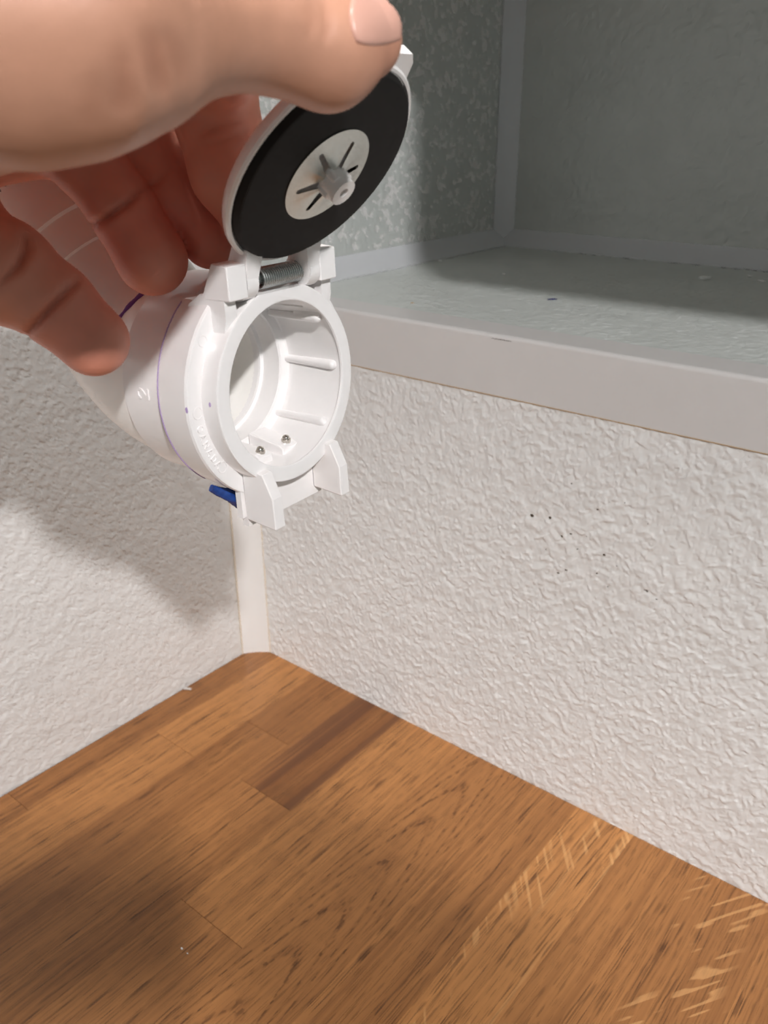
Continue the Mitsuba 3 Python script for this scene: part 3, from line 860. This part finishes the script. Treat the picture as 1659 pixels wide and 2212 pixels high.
# thumbnail: a thin curved plate riding on the thumb tip
gu, gv = np.meshgrid(np.linspace(-1, 1, 25), np.linspace(-1, 1, 25), indexing='ij')
ax_u, ax_v = np.array([57.0, -4.0]), np.array([6.0, 60.0])
sq = lambda a, b: a * np.sqrt(1 - 0.30 * b * b)
pu = 812 + sq(gu, gv) * ax_u[0] + sq(gv, gu) * ax_v[0]
pv_ = 40 + sq(gu, gv) * ax_u[1] + sq(gv, gu) * ax_v[1]
ry = np.stack([(pu - WPX / 2) / F_PX, (pv_ - HPX / 2) / F_PX, np.ones_like(pu)], -1).reshape(-1, 3)
tz = np.full(len(ry), 118.0)
for _ in range(60):
    tz = np.minimum(tz + np.clip(hand_sdf(ry * tz[:, None], False) * 0.75, -2, 3), 137.0)
top = ry * tz[:, None]
for _ in range(10):                                   # rays that miss the thumb tip settle on its nearest skin
    gn = grad(lambda X: hand_sdf(X, False), top, 0.4)
    top = top - (hand_sdf(top, False) * 0.9)[:, None] * gn / np.maximum((gn * gn).sum(1, keepdims=True), 0.2)
gn = grad(lambda X: hand_sdf(X, False), top, 0.6)
gn /= np.linalg.norm(gn, axis=1, keepdims=True)
edge = np.maximum(np.abs(gu), np.abs(gv)).ravel()
up_ = top + gn * (0.40 * np.clip((1 - edge) / 0.12, 0, 1) ** 0.5 - 0.05)[:, None]
dn_ = top - gn * 0.5
i = np.arange(625).reshape(25, 25)
a, b, c, d = i[:-1, :-1].ravel(), i[1:, :-1].ravel(), i[1:, 1:].ravel(), i[:-1, 1:].ravel()
nf = np.vstack([np.c_[a, b, c], np.c_[a, c, d]])
rim = np.concatenate([i[:, 0], i[-1, 1:], i[-2::-1, -1], i[0, -2:0:-1]])
rn = np.roll(rim, -1)
nf = np.vstack([nf, nf[:, ::-1] + 625, np.c_[rim, rim + 625, rn], np.c_[rn, rim + 625, rn + 625]])
nm_ = trimesh.Trimesh(cam2w(np.vstack([up_, dn_])), nf, process=False)
if nm_.volume < 0:
    nm_.invert()
add('hand__thumbnail', nm_, 'nail', 50, label='pale pink thumbnail')


# ------------------------------------------------------------------ slab added behind the lens to throw shade on the oak
ph = rounded(Manifold.cube([74, 110, 7]).translate([-57, 38, -13]), 3.0)
pm = mani(ph)
pm.vertices = cam2w(pm.vertices)
add('shade_slab', pm, 'rubber_black', 30, label='dark slab added behind the lens to shade the oak, out of the picture', category='shade_slab')

# ------------------------------------------------------------------ crumbs and fibres
def lump(seed, size):
    b = trimesh.creation.icosphere(subdivisions=2, radius=1)
    b.vertices *= (0.6 + 0.8 * meshkit.noise(b.vertices * 1.6 + seed * 7, seed))[:, None] * np.array(size) * 0.5
    return b


for i_, (x, y, sz, rot, mat, lab) in enumerate((
        (0.2329, 0.2247, (0.0090, 0.0028, 0.0026), 40, 'debris_white', 'largest white crumb, an elongated flake on the recess floor near the back trim'),
        (0.1116, 0.1607, (0.0024, 0.0018, 0.0012), 0, 'debris_white', 'small white crumb on the recess floor below the corner strip'),
        (0.2531, 0.2566, (0.0032, 0.0022, 0.0016), 20, 'debris_white', 'rightmost-but-one white crumb by the back trim, the nearer one to the mould line'),
        (0.2662, 0.2411, (0.0050, 0.0022, 0.0014), 0, 'debris_white', 'flat white crumb at the far right of the recess floor'),
        (0.0415, 0.1804, (0.0026, 0.0022, 0.0018), 0, 'debris_white', 'white crumb against the trim of the recess side wall'))):
    m = lump(i_ + 1, sz)
    m.apply_transform(trimesh.transformations.rotation_matrix(math.radians(rot), [0, 0, 1]))
    m.apply_translation([x, y, ZL + 0.0002 - m.bounds[0, 2]])
    add('crumb', m, mat, True, label=lab, category='crumb')
m = lump(9, (0.0066, 0.0010, 0.0008)); m.apply_transform(trimesh.transformations.rotation_matrix(0.9, [0, 0, 1])); m.apply_translation([0.1845, 0.1003, ZL + 0.0006])
add('plastic_sliver', m, 'debris_blue', True, label='tiny dark blue plastic sliver lying on the recess floor', category='sliver')
m = lump(10, (0.0022, 0.0016, 0.0005)); m.apply_translation([0.1231, 0.0382, ZL + 0.0004])
add('rust_crumb', m, 'debris_orange', True, label='tiny rust-coloured crumb on the recess floor behind the ledge', category='crumb')
# curled white swarf by the left wall, two white flecks on the oak
t = np.linspace(0, 1, 90)
hx = np.c_[0.0012 + 0.0050 * t, -0.0745 + 0.0030 * t, 0.0012 + 0 * t] + 0.0007 * np.c_[0 * t, np.cos(t * 38), np.sin(t * 38)]
parts = [trimesh.creation.cylinder(radius=0.00020, segment=[hx[i], hx[i + 1]], sections=6) for i in range(len(hx) - 1)]
add('plastic_swarf', trimesh.util.concatenate(parts), 'debris_white', True, label='curled white plastic shaving on the worktop edge by the left wall', category='shaving')
for i_, (x, y, sz, lab) in enumerate(((0.1732, -0.2144, (0.0016, 0.0009, 0.0006), 'larger of two tiny white flecks on the oak, the left one'), (0.1774, -0.2143, (0.0011, 0.0005, 0.0004), 'smaller of two tiny white flecks on the oak, the right one'))):
    m = lump(20 + i_, sz)
    m.apply_translation([x, y, -m.bounds[0, 2]])
    add('fleck', m, 'debris_white', True, label=lab, category='fleck')
